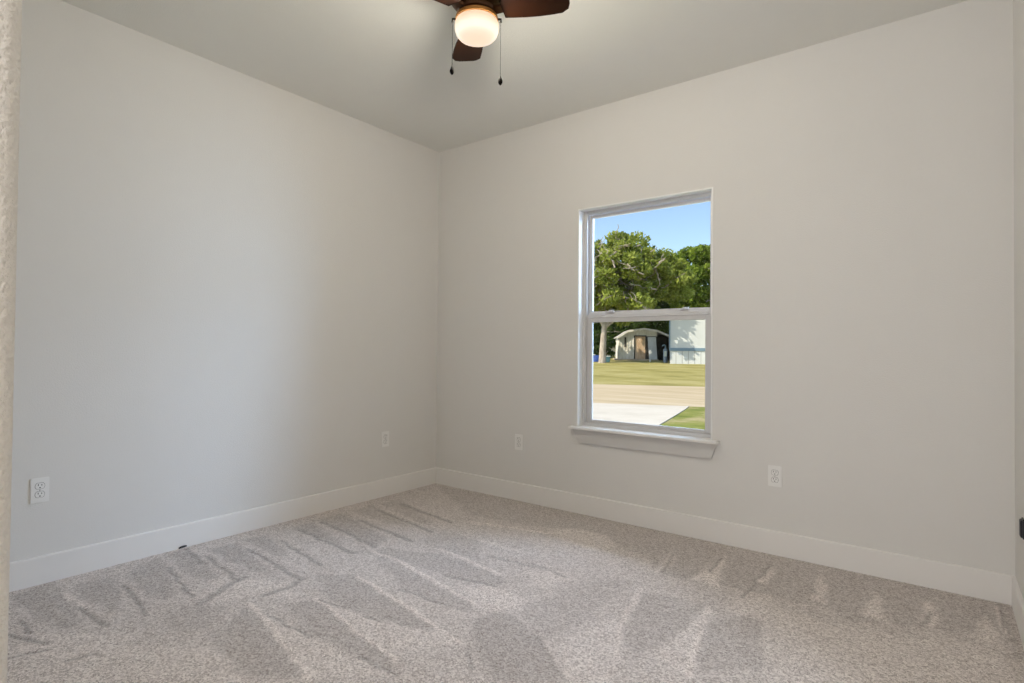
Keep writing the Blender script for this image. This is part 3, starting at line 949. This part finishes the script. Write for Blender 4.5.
# ---- the shed: low gambrel gable facing the house, an open bay on its right
sx, sy = -16.1, 39.7
shed = thing('shed', 'weathered white wooden shed with a tan door and a dark open bay', 'shed', (sx, sy, ground_z(sx, sy)))
shed.matrix_world = frame(sx, sy, 0.12)
b = MB()
b.prism([(-1.95, 0.12), (-0.72, 0.12), (-0.72, 2.40), (-1.20, 2.34), (-1.95, 1.90)], 0.0, 0.10)
b.prism([(-0.72, 1.98), (1.15, 1.98), (1.15, 2.32), (1.0, 2.36), (0.05, 2.50), (-0.72, 2.40)], 0.0, 0.10)
b.box(-1.95, -1.85, 0.1, 3.6, 0.12, 1.88)
for k in range(6):       # battens over the board joints
    x = -1.94 + k * 0.232
    b.box(x, x + 0.05, -0.025, 0.0, 0.14, 1.86 + min(k, 2) * 0.12)
b.box(-1.70, -0.75, -0.035, -0.0, 0.72, 0.79)
b.build('wall_boards', SHEDWHITE, shed)
MB().box(-1.50, -1.35, -0.03, 0.0, 1.10, 1.90).build('window_slot', DARKWOOD, shed)
b = MB()
b.box(-0.66, 0.18, 0.02, 0.07, 0.14, 1.96)
d = b.build('door', SHEDDOOR, shed)
MB().box(-0.74, -0.64, -0.04, 0.08, 0.12, 2.0).box(0.18, 0.27, -0.04, 0.08, 0.12, 2.0).box(-0.74, 0.27, -0.04, 0.08, 1.96, 2.05).build('door_frame', DARKWOOD, shed)
MB().box(0.10, 0.14, -0.02, 0.03, 0.95, 1.06).build('handle', STEEL, d)
b = MB()
b.add([(0.42, -0.55, 0.10), (1.08, -0.42, 0.10), (1.02, -0.02, 1.92), (0.36, -0.06, 1.92), (0.42, -0.51, 0.10), (1.08, -0.38, 0.10), (1.02, 0.02, 1.92), (0.36, -0.02, 1.92)],
      [(0, 1, 2, 3), (7, 6, 5, 4), (0, 4, 5, 1), (1, 5, 6, 2), (2, 6, 7, 3), (3, 7, 4, 0)])
b.build('grey_panel', GREYPANEL, shed)
b = MB()         # dark boards closing the bay at the back and right, and the inner walls
b.box(0.27, 2.2, 1.6, 1.7, 0.0, 2.15).box(2.12, 2.2, 0.0, 3.6, 0.0, 1.9).box(0.27, 1.15, 0.02, 0.08, 0.12, 1.96).box(1.08, 1.16, 0, 1.6, 0, 2.3)
b.box(-1.85, 2.2, 3.5, 3.6, 0.0, 2.2)
b.build('dark_boards', DARKWOOD, shed)
b = MB()         # roof sheets following the gable
top = [(-2.12, 1.82), (-1.22, 2.40), (0.05, 2.58), (1.05, 2.44), (2.48, 1.86)]
th = 0.07
for (x0, z0), (x1, z1) in zip(top, top[1:]):
    b.prism([(x0, z0), (x1, z1), (x1, z1 + th), (x0, z0 + th)], -0.25, 3.8)
b.build('roof', SHEDROOF, shed)
b = MB()
for (x0, z0), (x1, z1) in zip(top, top[1:]):
    b.prism([(x0, z0 - 0.10), (x1, z1 - 0.10), (x1, z1 + 0.05), (x0, z0 + 0.05)], -0.29, -0.255)
b.build('barge_board', SHEDWHITE, shed)
b = MB()
b.box(-2.2, 1.2, -0.35, 3.5, -0.15, 0.12)
b.build('floor_platform', DIRT, shed, bevel=0.03)

# ---- the white building with a blue band, skirting panels below it
hx, hy = -12.083, 35.258
home = thing('mobile_home', 'white metal-sided building with a blue band and white skirting panels', 'building', (hx, hy, ground_z(hx, hy)))
home.matrix_world = frame(hx, hy, -0.04)
HL = 13.0
MB().box(0.0, HL, 0.0, 4.2, 1.10, 3.4).build('siding', SIDING, home)
b = MB()
for k in range(int(HL / 0.42)):
    b.box(0.03 + k * 0.42, 0.03 + k * 0.42 + 0.40, 0.03, 0.07, -0.15, 0.92)
b.box(0.03, 0.06, 0.07, 4.1, -0.15, 0.92)
b.build('skirting', SIDING, home)
MB().box(0.02, HL, 0.06, 4.1, -0.1, 0.95).build('skirting_backing', DARKWOOD, home)
MB().box(-0.03, HL, -0.03, 4.2, 0.92, 1.13).build('blue_band', BLUEBAND, home)
MB().box(-0.04, 0.05, -0.035, 0.05, 1.10, 3.4).build('corner_trim', BLUEBAND, home)
b = MB()
b.prism([(-0.2, -0.25), (2.1, 0.25), (4.45, -0.25), (4.45, -0.18), (2.1, 0.34), (-0.2, -0.18)], -0.2, HL + 0.2,
        Matrix(((0, 1, 0, 0), (1, 0, 0, 0), (0, 0, 1, 3.62), (0, 0, 0, 1))))
b.build('roof', SHEDROOF, home)
for k in range(3):
    f = MB().box(4.5 + k * 3.0, 5.6 + k * 3.0, -0.03, 0.01, 2.0, 3.1).build('window_frame', WHITE, home)
    MB().box(4.57 + k * 3.0, 5.53 + k * 3.0, -0.036, 0.0, 2.07, 3.03).build('window_pane', BLUEBAND, f)

# ---- small things in the far yard
def at(x, y, z=0.0):
    return (x, y, ground_z(x, y) + z)
tk = thing('gas_tank', 'narrow upright grey-blue tank beside the white building corner', 'tank', at(-13.10, 37.0))
tk.matrix_world = frame(-13.10, 37.0)
MB().lathe([(0.16, 0.0), (0.16, 0.92), (0.13, 1.0), (0.06, 1.05)], 20).build('cylinder', TANK, tk, smooth=True)
MB().tube([(0, 0, 1.03), (0, 0, 1.22), (-0.06, 0, 1.30), (-0.16, 0, 1.30), (-0.22, 0, 1.20)], 0.05, 8).build('pipe', BLUEBAND, tk, smooth=True)
MB().box(-0.10, 0.10, -0.20, -0.14, 0.45, 0.85).build('label_plate', PALELID, tk, bevel=0.01)
bn = thing('trash_bin', 'dark teal bin with a pale lid at the foot of the tree', 'bin', at(-16.52, 34.38))
bn.matrix_world = frame(-16.52, 34.38)
MB().prism([(-0.16, 0), (0.16, 0), (0.21, 0.42), (-0.21, 0.42)], -0.2, 0.2).build('body', TEAL, bn, bevel=0.02)
MB().box(-0.24, 0.24, -0.23, 0.23, 0.42, 0.48).build('lid', PALELID, bn, bevel=0.015)
tp = thing('tarp_bundle', 'low blue tarp-covered heap left of the pale trunk', 'tarp', at(-17.75, 34.75))
tp.matrix_world = frame(-17.75, 34.75)
b = MB()
rg = random.Random(2)
pr = []
vs, fs = [], []
N, R_ = 20, 7
for j in range(R_):
    t_ = j / (R_ - 1)
    for k in range(N):
        a = 2 * PI * k / N
        rr = (0.62 if j == 0 else 0.56 * math.cos(t_ * PI / 2) ** 0.5 + 0.02) * (1 + 0.12 * math.sin(3 * a + j) + rg.uniform(-0.05, 0.05))
        vs.append((rr * math.cos(a), rr * math.sin(a) * 0.7, 0.50 * math.sin(t_ * PI / 2) + rg.uniform(-0.01, 0.01)))
for j in range(R_ - 1):
    for k in range(N):
        fs.append((j * N + k, j * N + (k + 1) % N, (j + 1) * N + (k + 1) % N, (j + 1) * N + k))
fs.append(tuple((R_ - 1) * N + k for k in range(N)))
MB().add(vs, fs).build('tarp', BLUE, tp, smooth=True)
MB().box(-0.34, 0.02, -0.28, 0.05, 0.48, 0.56).build('pale_top', PALELID, tp, bevel=0.02)
b = MB()
b.box(-0.05, 0.05, -0.05, 0.05, -0.15, 0.20)
o = b.build('marker_stake', SHEDWHITE, bevel=0.008)
o.matrix_world = frame(-14.42, 37.25)
tag(o, 'short pale stake in the grass in front of the shed', 'stake')
# ---- dark shrubs between the trunk and the shed
for k, (x, y, hgt, lab) in enumerate(((-18.9, 37.9, 2.5, 'dark rounded shrub between the pale trunk and the shed'),
                                      (-21.3, 37.3, 2.0, 'dark low shrub left of the pale trunk, behind the blue tarp'))):
    r = thing('shrub', lab, 'shrub', at(x, y))
    r.matrix_world = frame(x, y)
    rg = random.Random(40 + k)
    cl = crown(rg, 0, 0, hgt * 0.52, 0.95, 0.9, hgt * 0.5, 26, 0.42)
    b = MB()
    for q in range(9):
        limb(b, rg, (rg.uniform(-0.1, 0.1), rg.uniform(-0.1, 0.1), -0.05), cl[q][:3], 0.05, 0.015, 0.2)
    b.build('stems', BARK, r, smooth=True)
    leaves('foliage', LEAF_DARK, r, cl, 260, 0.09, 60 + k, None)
# ---- pale house far behind the trunk
qx, qy = -27.2, 53.9
fh = thing('house', 'pale distant house glimpsed behind the left tree trunk', 'house', at(qx, qy))
fh.matrix_world = frame(qx, qy)
wl = MB().box(-3.6, 2.2, 0, 4.5, -0.2, 2.0).build('walls', SHEDWHITE, fh)
MB().prism([(-4.0, 1.95), (2.6, 1.95), (2.6, 2.05), (-0.7, 2.8), (-4.0, 2.05)], -0.4, 4.9).build('roof', SHEDROOF, fh)
for k in range(2):
    f = MB().box(-2.9 + k * 2.6, -2.1 + k * 2.6, -0.04, 0.02, 0.7, 1.6).build('window', WHITE, wl)
